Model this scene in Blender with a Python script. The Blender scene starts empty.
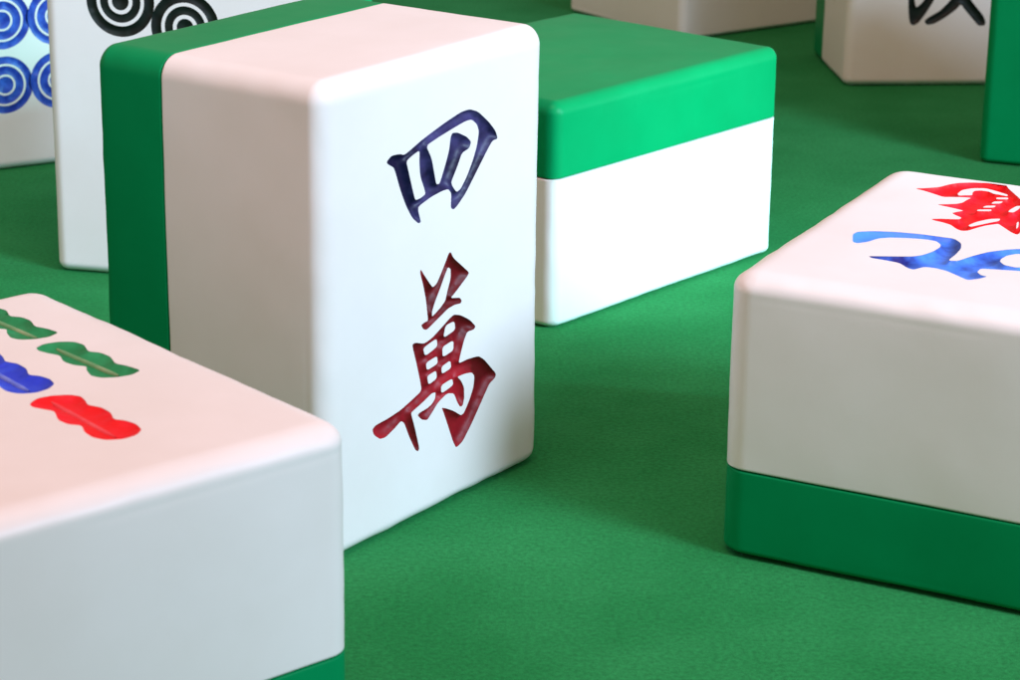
import bpy, math, random
import numpy as np
from mathutils import Vector, Matrix, noise
from mathutils.geometry import delaunay_2d_cdt

# One tile is 1 x 1.313 x 0.794 in tile widths; S turns tile widths into metres.
S = 0.30
W, H, D, G = 1.0, 1.3072, 0.7943, 0.316          # width, length, thickness, green share
F_PX, PITCH, ROLL, CAM_H = 2509.9, 0.32168, 0.01246, 2.6883
sc = bpy.context.scene
C = sc.collection

# outlines of the cut characters, in tile widths on the tile's own face
SHAPES = {
'four':[[(0.2606,1.0552),(0.2825,1.0685),(0.3178,1.0659),(0.34,1.0586),(0.4163,1.0855),(0.5076,1.1101),(0.5914,1.1285),(0.6292,1.1289),(0.6675,1.1155),(0.7162,1.0793),(0.7508,1.0465),(0.763,1.0208),(0.7366,1.0201),(0.7078,0.9937),(0.6601,0.9451),(0.6127,0.8968),(0.5748,0.87),(0.556,0.8625),(0.5437,0.8698),(0.5462,0.911),(0.532,0.9255),(0.504,0.9257),(0.4531,0.9194),(0.3983,0.9056),(0.3983,0.8914),(0.4102,0.8602),(0.3983,0.8582),(0.3711,0.8803),(0.3441,0.9202),(0.3219,0.9645),(0.2999,1.0194),(0.2912,1.0351),(0.2693,1.0468)],[(0.3462,1.0406),(0.3757,1.0515),(0.4046,1.0586),(0.4028,1.0264),(0.4073,0.9859),(0.4256,0.9481),(0.4302,0.9329),(0.4074,0.9264),(0.3847,0.9256),(0.3712,0.9653),(0.3577,1.0075)],[(0.4327,1.0654),(0.4894,1.078),(0.5542,1.0899),(0.6105,1.0992),(0.639,1.0984),(0.6631,1.0807),(0.673,1.0586),(0.6639,1.0199),(0.6452,0.983),(0.6169,0.9424),(0.5887,0.9135),(0.5698,0.9088),(0.5507,0.9302),(0.546,0.9427),(0.5739,0.9802),(0.5944,1.0134),(0.6285,1.0199),(0.6379,1.0365),(0.6157,1.0552),(0.5731,1.0749),(0.5496,1.0777),(0.5423,1.0666),(0.536,1.0337),(0.5222,1.0022),(0.5038,0.9659),(0.4927,0.9482),(0.4788,0.95),(0.4695,0.9844),(0.4574,1.0266)]],
'wan_top':[[(0.4085,0.7289),(0.4204,0.7129),(0.4412,0.6873),(0.4623,0.6633),(0.4803,0.6702),(0.4983,0.6922),(0.5193,0.7211),(0.5343,0.744),(0.5435,0.7456),(0.5558,0.7257),(0.5929,0.696),(0.6304,0.666),(0.6212,0.6567),(0.5873,0.6363),(0.5597,0.6202),(0.5444,0.6125),(0.5876,0.6036),(0.597,0.5916),(0.5909,0.5855),(0.563,0.5887),(0.5323,0.585),(0.5019,0.5736),(0.4656,0.5601),(0.4356,0.5489),(0.4206,0.5548),(0.4104,0.5688),(0.4236,0.5729),(0.4415,0.574),(0.4385,0.5937),(0.4324,0.633),(0.4204,0.6774),(0.4056,0.7184)],[(0.5316,0.705),(0.5438,0.6964),(0.544,0.6698),(0.529,0.6354),(0.52,0.611),(0.4987,0.5973),(0.4776,0.5875),(0.4595,0.5807),(0.4595,0.5959),(0.4744,0.6225),(0.4955,0.6513),(0.5165,0.684)]],
'wan_low':[[(0.5608,0.5612),(0.5918,0.5514),(0.6336,0.5277),(0.6633,0.5006),(0.655,0.493),(0.6235,0.4947),(0.6081,0.4729),(0.5928,0.4381),(0.5827,0.4116),(0.6244,0.4132),(0.6771,0.4087),(0.704,0.3915),(0.7311,0.3643),(0.7641,0.3319),(0.7588,0.32),(0.732,0.3109),(0.7108,0.2869),(0.6792,0.2494),(0.6425,0.207),(0.6058,0.1713),(0.5765,0.1617),(0.5617,0.1847),(0.5374,0.2382),(0.5164,0.2837),(0.5061,0.303),(0.5267,0.2951),(0.563,0.2767),(0.5966,0.2537),(0.6103,0.2563),(0.6363,0.2884),(0.6549,0.3227),(0.6588,0.3546),(0.6459,0.368),(0.6143,0.3735),(0.5778,0.3739),(0.5936,0.3597),(0.6095,0.3355),(0.6119,0.302),(0.6048,0.281),(0.5922,0.28),(0.5785,0.2984),(0.5626,0.3292),(0.5315,0.3381),(0.4906,0.3238),(0.4602,0.3002),(0.4399,0.2853),(0.4147,0.2941),(0.3946,0.3129),(0.4047,0.3177),(0.4398,0.3203),(0.4601,0.3261),(0.4753,0.3379),(0.4782,0.3565),(0.46,0.3585),(0.4197,0.3442),(0.3747,0.3316),(0.3648,0.328),(0.3846,0.2772),(0.4047,0.2128),(0.3977,0.2052),(0.3846,0.2157),(0.3548,0.2668),(0.335,0.308),(0.3203,0.3187),(0.2909,0.3051),(0.2519,0.2913),(0.2277,0.2935),(0.202,0.3127),(0.1945,0.3307),(0.2089,0.339),(0.2619,0.3423),(0.3204,0.3506),(0.3698,0.365),(0.4146,0.3791),(0.4046,0.419),(0.3897,0.4677),(0.3699,0.5236),(0.3847,0.5259),(0.4244,0.5122),(0.4595,0.5188),(0.5099,0.5405),(0.5404,0.555)],[(0.5221,0.5393),(0.563,0.5415),(0.5673,0.5146),(0.5121,0.5048)],[(0.5082,0.4802),(0.5593,0.4871),(0.5595,0.4568),(0.5104,0.4494)],[(0.5044,0.4234),(0.5453,0.4315),(0.5496,0.4077),(0.5066,0.4015)],[(0.5026,0.369),(0.554,0.376),(0.5603,0.3547),(0.5048,0.3444)],[(0.4195,0.5008),(0.4817,0.5129),(0.4858,0.4875),(0.4295,0.4746)],[(0.4335,0.4544),(0.4839,0.4611),(0.4881,0.4375),(0.4376,0.4309)],[(0.4386,0.4146),(0.48,0.4198),(0.4842,0.3955),(0.4447,0.3872)]],
'six':[[(0.1667,0.5005),(0.1682,0.5317),(0.2041,0.5603),(0.263,0.5818),(0.33,0.5937),(0.385,0.5949),(0.4243,0.5974),(0.4545,0.565),(0.4703,0.5153),(0.4761,0.4512),(0.4755,0.3846),(0.4996,0.3926),(0.5184,0.4562),(0.543,0.5181),(0.5782,0.5632),(0.6054,0.5865),(0.6366,0.5965),(0.6712,0.5776),(0.6894,0.5307),(0.6914,0.4569),(0.725,0.439),(0.7079,0.3999),(0.6645,0.3863),(0.6125,0.3696),(0.5736,0.3566),(0.5751,0.3209),(0.5938,0.2988),(0.6113,0.2961),(0.5973,0.2648),(0.5746,0.2394),(0.5469,0.2595),(0.5039,0.2895),(0.4669,0.2997),(0.4395,0.2952),(0.4234,0.2566),(0.404,0.264),(0.3709,0.297),(0.33,0.3018),(0.2901,0.3035),(0.2783,0.3158),(0.3092,0.3333),(0.3509,0.3552),(0.3833,0.3755),(0.4002,0.3984),(0.4143,0.4448),(0.4176,0.495),(0.4116,0.5209),(0.3903,0.5481),(0.3595,0.5504),(0.3134,0.5381),(0.2694,0.519),(0.2428,0.4938),(0.2293,0.4464),(0.2088,0.419),(0.1936,0.4261)],[(0.6483,0.5397),(0.6186,0.5419),(0.5986,0.5114),(0.5939,0.4707),(0.5991,0.4455),(0.619,0.4194),(0.6566,0.4131),(0.6751,0.4476),(0.6684,0.5037)]],
'wan_red':[[(0.1553,1.0615),(0.1781,1.0774),(0.213,1.1116),(0.2283,1.156),(0.2476,1.1885),(0.2821,1.2155),(0.3407,1.2392),(0.3751,1.2447),(0.3977,1.1966),(0.437,1.1354),(0.468,1.0846),(0.4941,1.0387),(0.5094,0.9544),(0.538,0.8991),(0.5483,0.8218),(0.5682,0.7331),(0.5642,0.716),(0.5443,0.7318),(0.5158,0.7655),(0.487,0.7995),(0.4781,0.7881),(0.4604,0.7653),(0.446,0.7318),(0.4334,0.6934),(0.4184,0.6823),(0.4009,0.6935),(0.3728,0.7279),(0.343,0.7426),(0.3192,0.7482),(0.3046,0.7591),(0.3265,0.7742),(0.3517,0.7835),(0.3767,0.7939),(0.3768,0.8133),(0.352,0.8316),(0.3369,0.8491),(0.3468,0.8678),(0.3593,0.8882),(0.3307,0.8983),(0.2992,0.9068),(0.2713,0.9136),(0.2919,0.9294),(0.3178,0.9483),(0.3298,0.9713),(0.3302,1.0055),(0.3352,1.0357),(0.3135,1.0328),(0.285,1.0206),(0.2604,1.0064),(0.2364,1.0202),(0.1954,1.0453)],[(0.2848,1.0618),(0.2827,1.1094),(0.3036,1.1468),(0.3369,1.1659),(0.3748,1.1484),(0.4177,1.1243),(0.4202,1.1051),(0.3957,1.1117),(0.3794,1.112),(0.3573,1.1313),(0.3343,1.1321),(0.3188,1.119),(0.3196,1.0957),(0.3283,1.0661),(0.3123,1.0569),(0.2939,1.0435)],[(0.3971,1.0753),(0.4272,1.0926),(0.4335,1.0716),(0.4027,1.0566)],[(0.405,1.0281),(0.4282,1.0413),(0.4283,1.0144),(0.4046,0.9981)],[(0.3974,0.9698),(0.4244,0.9853),(0.4252,0.9617),(0.3956,0.9447)],[(0.3907,0.9194),(0.4257,0.9395),(0.4288,0.9188),(0.3933,0.9011)],[(0.4166,0.7466),(0.4276,0.791),(0.4509,0.8364),(0.4765,0.8549),(0.4801,0.8274),(0.4626,0.7983),(0.4429,0.7616),(0.4269,0.7335)],[(0.4718,0.9593),(0.4775,1.0091),(0.4883,1.0153),(0.493,0.978),(0.4896,0.9365),(0.4745,0.9344)],[(0.5287,0.836),(0.5307,0.85),(0.5454,0.795),(0.5465,0.7705)]],
'bam_red':[[(0.5105,0.5372),(0.5436,0.5602),(0.5799,0.555),(0.6124,0.5342),(0.6252,0.5089),(0.6175,0.478),(0.6061,0.4504),(0.6209,0.4201),(0.6188,0.3765),(0.6008,0.3374),(0.6167,0.3157),(0.6239,0.2833),(0.6145,0.2472),(0.5871,0.2262),(0.5509,0.2215),(0.5185,0.2394),(0.5053,0.2705),(0.5089,0.3071),(0.5256,0.3457),(0.5065,0.37),(0.5044,0.407),(0.5278,0.4595),(0.5165,0.4868),(0.5052,0.5142)],[(0.5666,0.5378),(0.5562,0.26)]],
'bam_green':[[(0.7201,0.8617),(0.7501,0.8772),(0.7876,0.87),(0.8159,0.8472),(0.8227,0.8143),(0.8037,0.7671),(0.8226,0.7415),(0.825,0.7026),(0.8074,0.6559),(0.8206,0.6252),(0.828,0.5793),(0.7933,0.564),(0.7562,0.5706),(0.7267,0.5887),(0.7174,0.6157),(0.7299,0.6548),(0.7447,0.6786),(0.7264,0.7014),(0.7199,0.7389),(0.7363,0.7805),(0.7228,0.8119),(0.7152,0.8387)],[(0.7682,0.8478),(0.7782,0.5959)]],
'ink1':[[(0.2874,0.5191),(0.2995,0.5343),(0.3199,0.519),(0.3255,0.4307),(0.3359,0.3898),(0.3653,0.4151),(0.3897,0.4574),(0.4197,0.4726),(0.4363,0.4572),(0.4124,0.4072),(0.388,0.3649),(0.356,0.3186),(0.3336,0.3032),(0.3139,0.3072),(0.3019,0.3498)]],
'ink2':[[(0.3826,0.3278),(0.4048,0.3455),(0.4498,0.3708),(0.4826,0.4031),(0.515,0.4416),(0.488,0.4955),(0.4539,0.5416),(0.4916,0.5568),(0.5297,0.5107),(0.5556,0.4722),(0.5868,0.5259),(0.6218,0.5794),(0.6576,0.5679),(0.6273,0.5027),(0.6,0.449),(0.6056,0.4258),(0.6395,0.3871),(0.6735,0.3483),(0.686,0.3172),(0.681,0.3002),(0.6497,0.3003),(0.62,0.333),(0.5777,0.3796),(0.5563,0.4067),(0.5348,0.3798),(0.4867,0.3429),(0.4343,0.3121),(0.3997,0.3045),(0.3851,0.3138)]],
}

# ------------------------------------------------------------------ materials
def new_mat(name):
    m = bpy.data.materials.new(name); m.use_nodes = True
    nt = m.node_tree
    return m, nt, nt.nodes['Principled BSDF']

def N(nt, kind, **kw):
    n = nt.nodes.new(kind)
    for k, v in kw.items():
        if k in n.inputs: n.inputs[k].default_value = v
        else: setattr(n, k, v)
    return n

def vinyl(name, col, col2, rough, bump=0.10, grain=900.0, spec=.42):
    """leatherette: two close tones in soft patches, a fine grain and slow waviness"""
    m, nt, b = new_mat(name); L = nt.links.new
    tc = N(nt, 'ShaderNodeTexCoord')
    n1 = N(nt, 'ShaderNodeTexNoise', Scale=14.0, Detail=4.0, Roughness=0.6)
    L(tc.outputs['Object'], n1.inputs['Vector'])
    mix = N(nt, 'ShaderNodeMix', data_type='RGBA')
    mix.inputs[6].default_value = (*col, 1); mix.inputs[7].default_value = (*col2, 1)
    rr = N(nt, 'ShaderNodeMapRange'); rr.inputs[1].default_value = .35; rr.inputs[2].default_value = .7
    L(n1.outputs[0], rr.inputs[0]); L(rr.outputs[0], mix.inputs[0])
    L(mix.outputs[2], b.inputs['Base Color'])
    n2 = N(nt, 'ShaderNodeTexNoise', Scale=grain, Detail=3.0)
    n3 = N(nt, 'ShaderNodeTexNoise', Scale=22.0, Detail=2.0)
    L(tc.outputs['Object'], n2.inputs['Vector']); L(tc.outputs['Object'], n3.inputs['Vector'])
    b1 = N(nt, 'ShaderNodeBump', Strength=bump, Distance=0.0006)
    b2 = N(nt, 'ShaderNodeBump', Strength=0.10, Distance=0.0012)
    L(n2.outputs[0], b1.inputs['Height']); L(n3.outputs[0], b2.inputs['Height'])
    L(b1.outputs[0], b2.inputs['Normal']); L(b2.outputs[0], b.inputs['Normal'])
    r2 = N(nt, 'ShaderNodeMapRange'); r2.inputs[3].default_value = rough - .05; r2.inputs[4].default_value = rough + .08
    L(n3.outputs[0], r2.inputs[0]); L(r2.outputs[0], b.inputs['Roughness'])
    b.inputs['Specular IOR Level'].default_value = spec
    return m

def ink(name, col, col2, rough=.3, scale=70., lo=.42, hi=.72):
    """paint laid in the cut: brushy patches of two tones"""
    m, nt, b = new_mat(name); L = nt.links.new
    tc = N(nt, 'ShaderNodeTexCoord')
    n1 = N(nt, 'ShaderNodeTexNoise', Scale=scale, Detail=5.0, Roughness=.6)
    L(tc.outputs['Object'], n1.inputs['Vector'])
    rr = N(nt, 'ShaderNodeMapRange'); rr.inputs[1].default_value = lo; rr.inputs[2].default_value = hi
    L(n1.outputs[0], rr.inputs[0])
    mix = N(nt, 'ShaderNodeMix', data_type='RGBA')
    mix.inputs[6].default_value = (*col, 1); mix.inputs[7].default_value = (*col2, 1)
    L(rr.outputs[0], mix.inputs[0]); L(mix.outputs[2], b.inputs['Base Color'])
    bp = N(nt, 'ShaderNodeBump', Strength=.06, Distance=.001)
    L(n1.outputs[0], bp.inputs['Height']); L(bp.outputs[0], b.inputs['Normal'])
    b.inputs['Roughness'].default_value = rough
    b.inputs['Specular IOR Level'].default_value = .3
    return m

M = dict(
    white=vinyl('white_vinyl', (.84, .780, .760), (.815, .752, .725), .40),
    green=vinyl('green_vinyl', (.0002, .245, .078), (.0002, .225, .070), .38, spec=.10),
    navy=ink('navy_paint', (.005, .003, .034), (.095, .080, .26), .46, 13, .44, .70),  # pale lilac tone puts the gloss reflections of the strokes into the colour
    dark_red=ink('dark_red_paint', (.115, .001, .004), (.44, .008, .020), .50, 14),
    red=ink('red_paint', (.84, .0, .006), (.86, .008, .03), .5, 40),
    blue=ink('blue_paint', (.008, .012, .16), (.07, .25, .98), .4, 13, .36, .56),
    bamboo_blue=ink('bamboo_blue_paint', (.016, .045, .62), (.05, .13, .82), .5, 40),
    dot_blue=ink('dot_blue_paint', (.016, .04, .34), (.06, .15, .66), .4, 60),
    bamboo_green=ink('bamboo_green_paint', (.006, .20, .060), (.02, .30, .11), .5, 40),
    black=ink('black_paint', (.004, .006, .005), (.008, .016, .012), .5, 60),
    ridge_green=ink('worn_green_paint', (.14, .32, .14), (.32, .40, .22), .5, 60),
    ridge_red=ink('worn_red_paint', (.84, .05, .07), (.86, .12, .14), .5, 60),
    ridge_blue=ink('worn_blue_paint', (.10, .16, .70), (.26, .32, .74), .5, 60),
)

def felt():
    m, nt, b = new_mat('green_felt'); L = nt.links.new
    tc = N(nt, 'ShaderNodeTexCoord')
    a = N(nt, 'ShaderNodeTexNoise', Scale=5.0, Detail=5.0, Roughness=.6)
    f = N(nt, 'ShaderNodeTexNoise', Scale=230.0, Detail=4.0, Roughness=.75)
    g = N(nt, 'ShaderNodeTexNoise', Scale=420.0, Detail=2.0)
    for n in (a, f, g): L(tc.outputs['Object'], n.inputs['Vector'])
    m1 = N(nt, 'ShaderNodeMix', data_type='RGBA')
    m1.inputs[6].default_value = (.013, .180, .046, 1); m1.inputs[7].default_value = (.023, .228, .066, 1)
    r1 = N(nt, 'ShaderNodeMapRange'); r1.inputs[1].default_value = .35; r1.inputs[2].default_value = .65
    L(a.outputs[0], r1.inputs[0]); L(r1.outputs[0], m1.inputs[0])
    m2 = N(nt, 'ShaderNodeMix', data_type='RGBA', blend_type='MULTIPLY'); m2.inputs[0].default_value = 1
    r2 = N(nt, 'ShaderNodeMapRange'); r2.inputs[1].default_value = .3; r2.inputs[2].default_value = .7
    r2.inputs[3].default_value = .70; r2.inputs[4].default_value = 1.24
    L(f.outputs[0], r2.inputs[0]); L(m1.outputs[2], m2.inputs[6]); L(r2.outputs[0], m2.inputs[7])
    L(m2.outputs[2], b.inputs['Base Color'])
    ad = N(nt, 'ShaderNodeMath', operation='ADD'); L(f.outputs[0], ad.inputs[0]); L(g.outputs[0], ad.inputs[1])
    bp = N(nt, 'ShaderNodeBump', Strength=.22, Distance=.001)
    L(ad.outputs[0], bp.inputs['Height']); L(bp.outputs[0], b.inputs['Normal'])
    b.inputs['Roughness'].default_value = .95
    b.inputs['Specular IOR Level'].default_value = .05
    b.inputs['Sheen Weight'].default_value = .03
    b.inputs['Sheen Roughness'].default_value = .5
    b.inputs['Sheen Tint'].default_value = (.5, .9, .65, 1)
    return m

# ------------------------------------------------------------------ outlines
def chaikin(p, n=2):
    p = np.array(p, float)
    c = .16          # the small windows of a character keep crisper corners
    for _ in range(n):
        q = np.roll(p, -1, 0)
        p = np.stack([(1 - c) * p + c * q, c * p + (1 - c) * q], 1).reshape(-1, 2)
    return p

def clean(p, eps=.0016):
    out = [p[0]]
    for q in p[1:]:
        if np.hypot(*(q - out[-1])) > eps: out.append(q)
    if np.hypot(*(out[-1] - out[0])) <= eps: out.pop()
    return np.array(out)

def ring(cx, cy, r, n):
    t = np.arange(n) * 2 * math.pi / n
    return np.stack([cx + r * np.cos(t), cy + r * np.sin(t)], 1)

def inside(loops, pts):
    c = np.zeros(len(pts), bool)
    for l in loops:
        a, b = l, np.roll(l, -1, 0)
        lo, hi = l.min(0), l.max(0)
        k = np.where((pts[:, 0] >= lo[0]) & (pts[:, 0] <= hi[0]) & (pts[:, 1] >= lo[1]) & (pts[:, 1] <= hi[1]))[0]
        if not len(k): continue
        x, y = pts[k, 0][:, None], pts[k, 1][:, None]
        cr = ((a[:, 1] > y) != (b[:, 1] > y)) & (x < (b[:, 0] - a[:, 0]) * (y - a[:, 1]) / (b[:, 1] - a[:, 1] + 1e-15) + a[:, 0])
        c[k] ^= (cr.sum(1) % 2 == 1)
    return c

def seg_dist(loops, pts):
    d = np.full(len(pts), 9.)
    for l in loops:
        a, b = l, np.roll(l, -1, 0)
        ab = b - a
        for i in range(0, len(pts), 400):
            p = pts[i:i + 400][:, None, :]
            t = np.clip(((p - a) * ab).sum(2) / ((ab * ab).sum(1) + 1e-15), 0, 1)
            q = a + t[..., None] * ab
            d[i:i + 400] = np.minimum(d[i:i + 400], np.sqrt(((p - q) ** 2).sum(2)).min(1))
    return d

# ------------------------------------------------------------------ rounded, slightly padded box
def axis_lines(lo, hi, rl, rh, step):
    out = []
    nr = 6
    for i in range(nr): out.append(lo + rl - rl * math.tan(math.radians(45 * (1 - i / nr))))
    a, b = lo + rl, hi - rh
    n = max(2, int(round((b - a) / step)))
    out += [a, a + .005] + [a + (b - a) * i / n for i in range(1, n)] + [b - .005, b]      # close rows keep the joint crisp
    for i in range(1, nr + 1): out.append(hi - rh + rh * math.tan(math.radians(45 * i / nr)))
    return out

def waver(o, seed):
    """slow unevenness of the padding under the cover"""
    p = Vector((o[0] + seed * 7.3, o[1] - seed * 3.1, o[2] + seed * 1.7))
    return .0022 * noise.noise(p * 2.6) + .0008 * noise.noise(p * 8.0)

def rounded_box(lo, hi, r, crown, face_shapes=None, step=.07, seed=0., rim=None):
    """lo, hi: corners; r[axis] = (radius at low end, at high end); crown[axis] = (low, high) swell of that side.
    face_shapes: list of loop lists cut into the +Z side. Returns verts, faces, cuts[(verts, faces)]"""
    lines = [axis_lines(lo[a], hi[a], r[a][0], r[a][1], step) for a in range(3)]
    if rim is not None:         # fine rows where the stitched rim runs round the sides
        lines[2] = sorted([z for z in lines[2] if abs(z - rim) > .013] + [rim + .004 * k for k in range(-3, 4)])
    inn = [(lo[a] + r[a][0], hi[a] - r[a][1]) for a in range(3)]
    V, Fc, idx = [], [], {}
    def bump(p, q, a, b):
        f = 1.
        for k, v in ((a, p), (b, q)):
            t = (2 * v - inn[k][0] - inn[k][1]) / (inn[k][1] - inn[k][0])
            if abs(t) >= 1: return 0.
            f *= (1 - t * t) ** 2 if False else (1 - t ** 4)
        return f
    def pos(p):
        q, d, ax = [0] * 3, [0] * 3, 0
        for a in range(3):
            q[a] = min(max(p[a], inn[a][0]), inn[a][1])
            e = p[a] - q[a]
            d[a] = e / (r[a][0] if e < 0 else r[a][1]) if e else 0.
        n = math.sqrt(sum(x * x for x in d))
        o = [q[a] + d[a] / n * (r[a][0] if d[a] < 0 else r[a][1]) for a in range(3)]
        nz = [a for a in range(3) if abs(d[a]) > 1e-9]
        if len(nz) == 1:
            a = nz[0]; b, c = [k for k in range(3) if k != a]
            s = 0 if d[a] < 0 else 1
            if crown[a][s]: o[a] += (1 if s else -1) * crown[a][s] * bump(o[b], o[c], b, c)
        m = waver(o, seed)
        if len(nz) > 1 and all(r[a][0 if d[a] < 0 else 1] > .01 for a in nz):         # puckers where the cover is drawn round an edge or a corner
            pk = noise.noise(Vector((o[0] * 16 + seed, o[1] * 16, o[2] * 16)))
            q2 = [(d[a] / n) ** 2 for a in nz]
            fade = 4 * max(q2[i] * q2[j] for i in range(len(q2)) for j in range(i))      # nothing at the start of the rounding
            m += (.0018 if len(nz) == 2 else .0034) * pk * fade
        if rim is not None and 2 not in nz and abs(o[2] - rim) < .012:
            g_ = max(0., noise.noise(Vector((o[0] * 2.2 + seed * 5, o[1] * 2.2, seed))) * 1.6 + .15)
            m -= .0007 * min(1., g_) * (1 - abs(o[2] - rim) / .012)
        for a in range(3): o[a] += d[a] / n * m
        return tuple(o)
    def vid(o):
        k = tuple(round(x, 5) for x in o)
        if k not in idx: idx[k] = len(V); V.append(o)
        return idx[k]
    for a in range(3):
        b, c = (a + 1) % 3, (a + 2) % 3
        for s in (0, 1):
            lb, lc = lines[b], lines[c]
            for i in range(len(lb) - 1):
                for j in range(len(lc) - 1):
                    if face_shapes and a == 2 and s == 1:
                        mb, mc = (lb[i] + lb[i + 1]) / 2, (lc[j] + lc[j + 1]) / 2
                        if inn[b][0] < mb < inn[b][1] and inn[c][0] < mc < inn[c][1]: continue
                    f = []
                    for (x, y) in ((i, j), (i + 1, j), (i + 1, j + 1), (i, j + 1)):
                        p = [0] * 3; p[a] = hi[a] if s else lo[a]; p[b] = lb[x]; p[c] = lc[y]
                        f.append(vid(pos(p)))
                    if not s: f.reverse()
                    f2 = []
                    for x in f:
                        if x not in f2: f2.append(x)
                    if len(f2) > 2: Fc.append(f2)
    cuts = []
    if face_shapes:
        gx = [x for x in lines[0] if inn[0][0] - 1e-9 <= x <= inn[0][1] + 1e-9]
        gy = [y for y in lines[1] if inn[1][0] - 1e-9 <= y <= inn[1][1] + 1e-9]
        pts = [(x, y) for x in gx for y in gy]
        n0 = len(pts)
        id_ = {(i, j): i * len(gy) + j for i in range(len(gx)) for j in range(len(gy))}
        ed = []
        for i in range(len(gx) - 1): ed += [(id_[i, 0], id_[i + 1, 0]), (id_[i, len(gy) - 1], id_[i + 1, len(gy) - 1])]
        for j in range(len(gy) - 1): ed += [(id_[0, j], id_[0, j + 1]), (id_[len(gx) - 1, j], id_[len(gx) - 1, j + 1])]
        for sh in face_shapes:
            lp = sh['loops']
            for l in lp:
                k = len(pts); pts += [tuple(q) for q in l]
                ed += [(k + i, k + (i + 1) % len(l)) for i in range(len(l))]
            a_ = np.concatenate(lp); mn, mx = a_.min(0), a_.max(0)
            g = sh.get('grid', .0065)
            X, Y = np.meshgrid(np.arange(mn[0], mx[0], g), np.arange(mn[1], mx[1], g))
            Y = Y + (np.arange(X.shape[1]) % 2) * g * .5
            q = np.stack([X.ravel(), Y.ravel()], 1)
            q = q[inside(lp, q)]
            q = q[seg_dist(lp, q) > g * .45]
            pts += [tuple(v) for v in q]
        r_ = delaunay_2d_cdt([Vector(p) for p in pts], ed, [], 0, 1e-6)
        P = np.array([tuple(v) for v in r_[0]]); T = np.array([tuple(f) for f in r_[2]])
        cen = P[T].mean(1)
        owner = np.full(len(T), -1)
        for k, sh in enumerate(face_shapes): owner[inside(sh['loops'], cen)] = k
        base = [hi[2] + crown[2][1] * bump(p[0], p[1], 0, 1) for p in P]
        base = [b + waver((p[0], p[1], b), seed) for p, b in zip(P, base)]
        for t in T[owner == -1]:
            Fc.append([vid((P[i][0], P[i][1], base[i])) for i in t])
        for k, sh in enumerate(face_shapes):
            tr = T[owner == k]; u = np.unique(tr)
            d = seg_dist(sh['loops'], P[u])
            t = np.clip(d / sh.get('wall', .02), 0, 1)
            dep = sh.get('depth', .016) * np.sqrt(np.maximum(0, 1 - (1 - t) ** 2))
            mp = {v: i for i, v in enumerate(u)}
            tl = np.array([[mp[x] for x in t_] for t_ in tr]); edge = d < 1e-6
            for _ in range(4):      # even out the floor of the cut
                acc = np.zeros(len(u)); cnt = np.zeros(len(u))
                for a_, b_ in ((0, 1), (1, 2), (2, 0)):
                    np.add.at(acc, tl[:, a_], dep[tl[:, b_]]); np.add.at(cnt, tl[:, a_], 1)
                    np.add.at(acc, tl[:, b_], dep[tl[:, a_]]); np.add.at(cnt, tl[:, b_], 1)
                dep = np.where(edge, 0., .4 * dep + .6 * acc / np.maximum(cnt, 1))
            cuts.append(([(P[v][0], P[v][1], base[v] - dep[i] - .0006) for i, v in enumerate(u)],
                         [[mp[x] for x in t_] for t_ in tr]))
    return V, Fc, cuts

# ------------------------------------------------------------------ objects
POSES = {   # tile-local (X across, Y along, Z thickness) to standing / lying, before the yaw
    'face_up': lambda x, y, z: (x, y, z),
    'face_down': lambda x, y, z: (y, x, D - z),
    'standing': lambda x, y, z: (x, D - z, y),
    'on_side_back': lambda x, y, z: (y, z, x),
}
SIZE = {'face_up': (W, H), 'face_down': (H, W), 'standing': (W, D), 'on_side_back': (H, D)}

def link_mesh(name, verts, faces, mat, parent):
    me = bpy.data.meshes.new(name)
    me.from_pydata([tuple(v) for v in verts], [], faces); me.update()
    for p in me.polygons: p.use_smooth = True
    me.materials.append(mat)
    o = bpy.data.objects.new(name, me); C.objects.link(o)
    if parent: o.parent = parent
    return o

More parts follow.
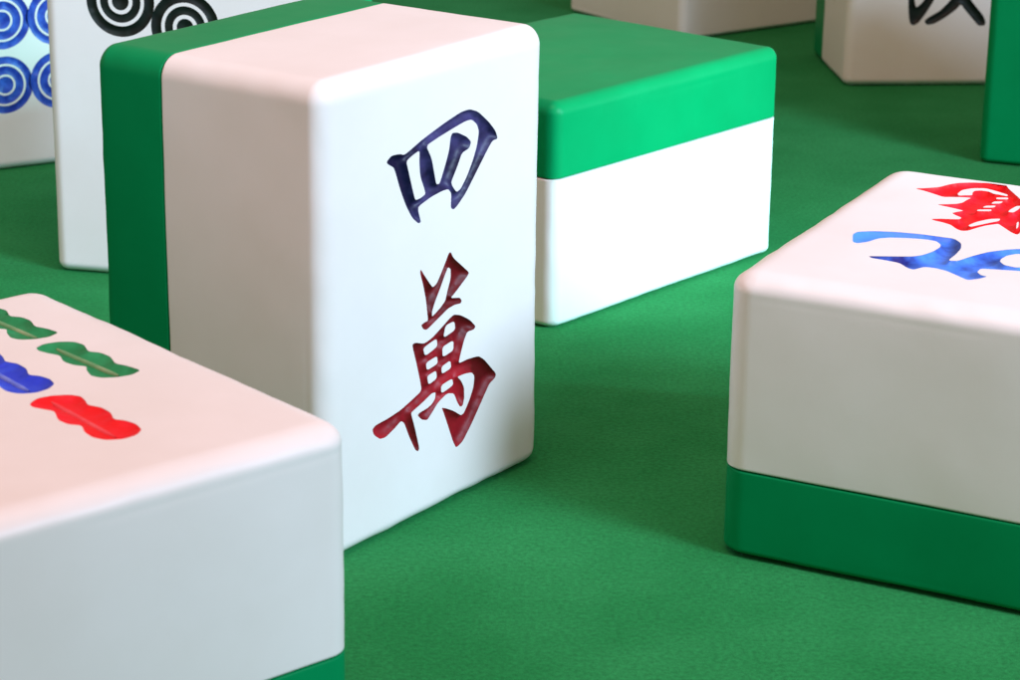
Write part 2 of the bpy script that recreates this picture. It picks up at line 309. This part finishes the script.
def mahjong_tile(pose, xyz, label, shapes=(), step=.07, crown=.003, r=.05, g=G, rp=.046):
    root = bpy.data.objects.new('mahjong_tile', None); C.objects.link(root)
    root.empty_display_size = .05
    x0, y0, yaw = xyz
    L = SIZE[pose]
    c, s = math.cos(yaw), math.sin(yaw)
    root.location = (S * (x0 + c * L[0] / 2 - s * L[1] / 2), S * (y0 + s * L[0] / 2 + c * L[1] / 2), 0)
    root.rotation_euler = (0, 0, yaw)
    root['label'] = label; root['category'] = 'mahjong tile'
    root['group'] = 'mahjong tiles spread over the green felt'
    fn = POSES[pose]
    loc = lambda v: tuple(S * q for q in (lambda a: (a[0] - L[0] / 2, a[1] - L[1] / 2, a[2]))(fn(*v)))
    flat = {'face_up': (2, 0), 'face_down': (2, 1), 'standing': (1, 0), 'on_side_back': (0, 0)}[pose]
    rr = [[rp, rp], [rp, rp], [r, r]]          # rp rounds the plan of the tile, r its face
    rr[flat[0]][flat[1]] = .038 if pose == 'standing' else .026
    cr = [[crown, crown] for _ in range(3)]
    cr[flat[0]][flat[1]] = 0.
    seam = .0035
    zs = g * D
    # green back
    rg = [list(rr[0]), list(rr[1]), [rr[2][0], seam]]
    cg = [[.5 * q for q in cr[0]], [.5 * q for q in cr[1]], [cr[2][0], 0.]]
    seed = x0 * 1.7 + y0
    v, f, _ = rounded_box((0, 0, 0), (W, H, zs), rg, cg, None, step, seed, rr[2][0] + .012)
    link_mesh('green_back', [loc(p) for p in v], f, M['green'], root)
    # white face block with the cut marks
    rw = [list(rr[0]), list(rr[1]), [seam, rr[2][1]]]
    cw = [list(cr[0]), list(cr[1]), [0., cr[2][1]]]
    v, f, cuts = rounded_box((0, 0, zs), (W, H, D), rw, cw, list(shapes) or None, step, seed, D - rr[2][1] - .012)
    link_mesh('white_face', [loc(p) for p in v], f, M['white'], root)
    for sh, (cv, cf) in zip(shapes, cuts):
        o = link_mesh(sh['name'], [loc(p) for p in cv], cf, M[sh['mat']], root)
        if 'label' in sh: o['label'] = sh['label']
        if 'ridge' in sh:       # raised worn line down the middle of a bamboo stick
            (ax, ay), (bx, by) = sh['ridge']
            dx, dy = bx - ax, by - ay; ln = math.hypot(dx, dy); dx /= ln; dy /= ln
            pv, pf = [], []
            n, k = 16, 7
            for i in range(n + 1):
                t = i / n
                w = .0080 * min(1, 6 * min(t, 1 - t) + .25)
                for j in range(k):
                    a = math.pi * j / (k - 1)
                    o_ = w * math.cos(a)
                    pv.append((ax + dx * ln * t - dy * o_, ay + dy * ln * t + dx * o_, D + crown * .8 - .0120 + .006 * math.sin(a)))
            for i in range(n):
                for j in range(k - 1):
                    q = i * k + j; pf.append([q, q + 1, q + k + 1, q + k])
            link_mesh('ridge', [loc(p) for p in pv], pf, M[sh['ridge_mat']], o)
    return root

def glyph(key, name, mat, **kw):
    d = dict(name=name, mat=mat, loops=[clean(chaikin(l)) for l in SHAPES[key]]); d.update(kw)
    return d

def dot(cx, cy, r, mat, name='circle_mark', fr=(1, .70, .60, .36, .25)):
    return dict(name=name, mat=mat, loops=[ring(cx, cy, r * q, int(20 + 44 * q)) for q in fr], wall=.012, depth=.010, grid=.011)

def bamboo(key, mat, rmat, dx=0., dy=0.):
    lp, rg = SHAPES[key]
    sh = lambda p: (p[0] + dx, p[1] + dy)
    return dict(name='bamboo_stick', mat=mat, loops=[clean(chaikin([sh(p) for p in lp], 3))], ridge=[sh(p) for p in rg],
                ridge_mat=rmat, wall=.016, depth=.010, grid=.010)

mahjong_tile('standing', (-.4791, 6.1418, .9609),
    'large upright white tile with a navy character above a dark red one',
    [glyph('four', 'number_character', 'navy', label='navy Chinese character for four'),
     glyph('wan_top', 'upper_character_strokes', 'dark_red', label='dark red upper strokes of the ten thousand character'),
     glyph('wan_low', 'lower_character_strokes', 'dark_red', label='dark red lower part of the ten thousand character')], step=.03, rp=.062)
mahjong_tile('face_down', (.1422, 8.1711, .8618),
    'face down tile with a bright green top behind the large upright white tile', step=.03, r=.046, g=.333)
mahjong_tile('face_up', (.5605, 6.2631, -.4737),
    'white tile lying face up with blue and bright red characters on top',
    [glyph('six', 'number_character', 'blue', wall=.03, label='blue number character'),
     glyph('wan_red', 'red_character', 'red', label='bright red ten thousand character')], step=.03, rp=.075)
mahjong_tile('face_up', (-1.086, 4.448, .7188),
    'nearest white tile lying face up with red, green and blue bamboo sticks',
    [bamboo('bam_red', 'red', 'ridge_red'),
     bamboo('bam_green', 'bamboo_green', 'ridge_green'),
     bamboo('bam_green', 'bamboo_green', 'ridge_green', -.004, .350),
     bamboo('bam_red', 'bamboo_blue', 'ridge_blue', .010, .372),
     bamboo('bam_red', 'bamboo_blue', 'ridge_blue', .010, .705),
     bamboo('bam_green', 'bamboo_green', 'ridge_green', -.425, .0),
     bamboo('bam_green', 'bamboo_green', 'ridge_green', -.425, .350)], step=.03, rp=.070)
mahjong_tile('standing', (-1.6669, 8.7971, -.2077),
    'upright white tile with black ring circles, half hidden behind the large tile',
    [dot(.2895, 1.013, .126, 'black'), dot(.5273, .933, .126, 'black'), dot(.765, .853, .126, 'black')]
    + [dot(a, b, .115, 'dark_red') for a in (.37, .65) for b in (.30, .56)])
_k = .18            # slides this tile along its own front plane
mahjong_tile('standing', (-2.5003 + _k * math.cos(.5256), 10.029 + _k * math.sin(.5256), .5256),
    'upright tile with blue ring circles, standing behind the black circle tile',
    [dot(a - _k, b, .121, 'dot_blue', fr=(1, .74, .665, .37, .30)) for a in (.443, .674) for b in (.365, .637, .909)])
mahjong_tile('face_down', (.8857, 13.0909, .6255),
    'distant plain white tile behind the bright green topped tile, top out of view')
mahjong_tile('standing', (1.6158, 12.0519, .0845),
    'distant upright white tile with black brush strokes, partly in shadow',
    [glyph('ink1', 'brush_stroke', 'black'), glyph('ink2', 'crossed_brush_stroke', 'black')])
mahjong_tile('on_side_back', (2.0176, 10.578, -.3608),
    'upright tile turned away so that its plain green back faces the viewer')

# ------------------------------------------------------------------ the felt
n = 24
fv = [(S * (-18 + 36 * i / n), S * (-4 + 44 * j / n), 0) for i in range(n + 1) for j in range(n + 1)]
ff = [[i * (n + 1) + j, (i + 1) * (n + 1) + j, (i + 1) * (n + 1) + j + 1, i * (n + 1) + j + 1] for i in range(n) for j in range(n)]
g = link_mesh('ground', fv, ff, felt(), None)
g['kind'] = 'structure'; g['label'] = 'green felt surface under the tiles'

# ------------------------------------------------------------------ light
def lamp(kind, name, loc, target, energy, col, **kw):
    l = bpy.data.lights.new(name, kind); l.energy = energy * S * S; l.color = col
    for k, v in kw.items(): setattr(l, k, v)
    o = bpy.data.objects.new(name, l); C.objects.link(o)
    a, b = Vector(loc) * S, Vector(target) * S
    o.location = a; o.rotation_euler = (b - a).to_track_quat('-Z', 'Y').to_euler()
    return o

def at(target, az, el, dist):
    a, e = math.radians(az), math.radians(el)
    return Vector(target) + dist * Vector((math.cos(a) * math.cos(e), math.sin(a) * math.cos(e), math.sin(e)))
T = (.45, 8.5, .6)
lamp('SPOT', 'window_lamp', at(T, -41, 28, 14), T, 12900, (.57, .78, 1.0), shadow_soft_size=2.6 * S, spot_size=math.radians(42), spot_blend=1.0)
lamp('AREA', 'blue_fill_lamp', at(T, -48, 28, 12), T, 260, (.50, .70, 1.0), shape='SQUARE', size=6 * S)  # broad bluish fill, added to lift the faces the key leaves dim
T0 = (-2.2, 10.1, .6)
lamp('SPOT', 'side_fill_lamp', at(T0, -89, 24, 12), T0, 2300, (.54, .80, 1.0), shadow_soft_size=1.2 * S, spot_size=math.radians(21), spot_blend=.8)  # narrow fill spot added for the two circle tiles at the left
lamp('AREA', 'ceiling_lamp', (-1.2, 4.8, 9.5), (-1.2, 4.8, 0), 415, (1.0, .54, .42), shape='SQUARE', size=5 * S)
T3 = (.62, 8.8, .5)
lamp('SPOT', 'low_fill_lamp', at(T3, -16, 12, 12), T3, 13500, (.30, .96, 1.0), shadow_soft_size=1.0 * S, spot_size=math.radians(13), spot_blend=1.0)  # added low spot, only brightens the side of the face down tile

w = bpy.data.worlds.new('World'); sc.world = w; w.use_nodes = True
bg = w.node_tree.nodes['Background']
bg.inputs[0].default_value = (1.0, .78, .645, 1); bg.inputs[1].default_value = .42

# ------------------------------------------------------------------ camera
cp, sp = math.cos(PITCH), math.sin(PITCH)
R0, U0, F0 = Vector((1, 0, 0)), Vector((0, sp, cp)), Vector((0, cp, -sp))
c_, s_ = math.cos(ROLL), math.sin(ROLL)
Rv, Uv = c_ * R0 + s_ * U0, -s_ * R0 + c_ * U0
cam = bpy.data.cameras.new('camera'); co = bpy.data.objects.new('camera', cam); C.objects.link(co)
co.matrix_world = Matrix(((Rv.x, Uv.x, -F0.x, 0), (Rv.y, Uv.y, -F0.y, 0), (Rv.z, Uv.z, -F0.z, CAM_H * S), (0, 0, 0, 1)))
cam.sensor_width = 36; cam.lens = F_PX / 1020 * 36
cam.clip_start = .05; cam.clip_end = 200
cam.dof.use_dof = True; cam.dof.focus_distance = 7.3 * S; cam.dof.aperture_fstop = 4.4 / S
sc.camera = co
vs = sc.view_settings
vs.view_transform = 'Standard'; vs.look = 'None'; vs.exposure = 0; vs.gamma = 1
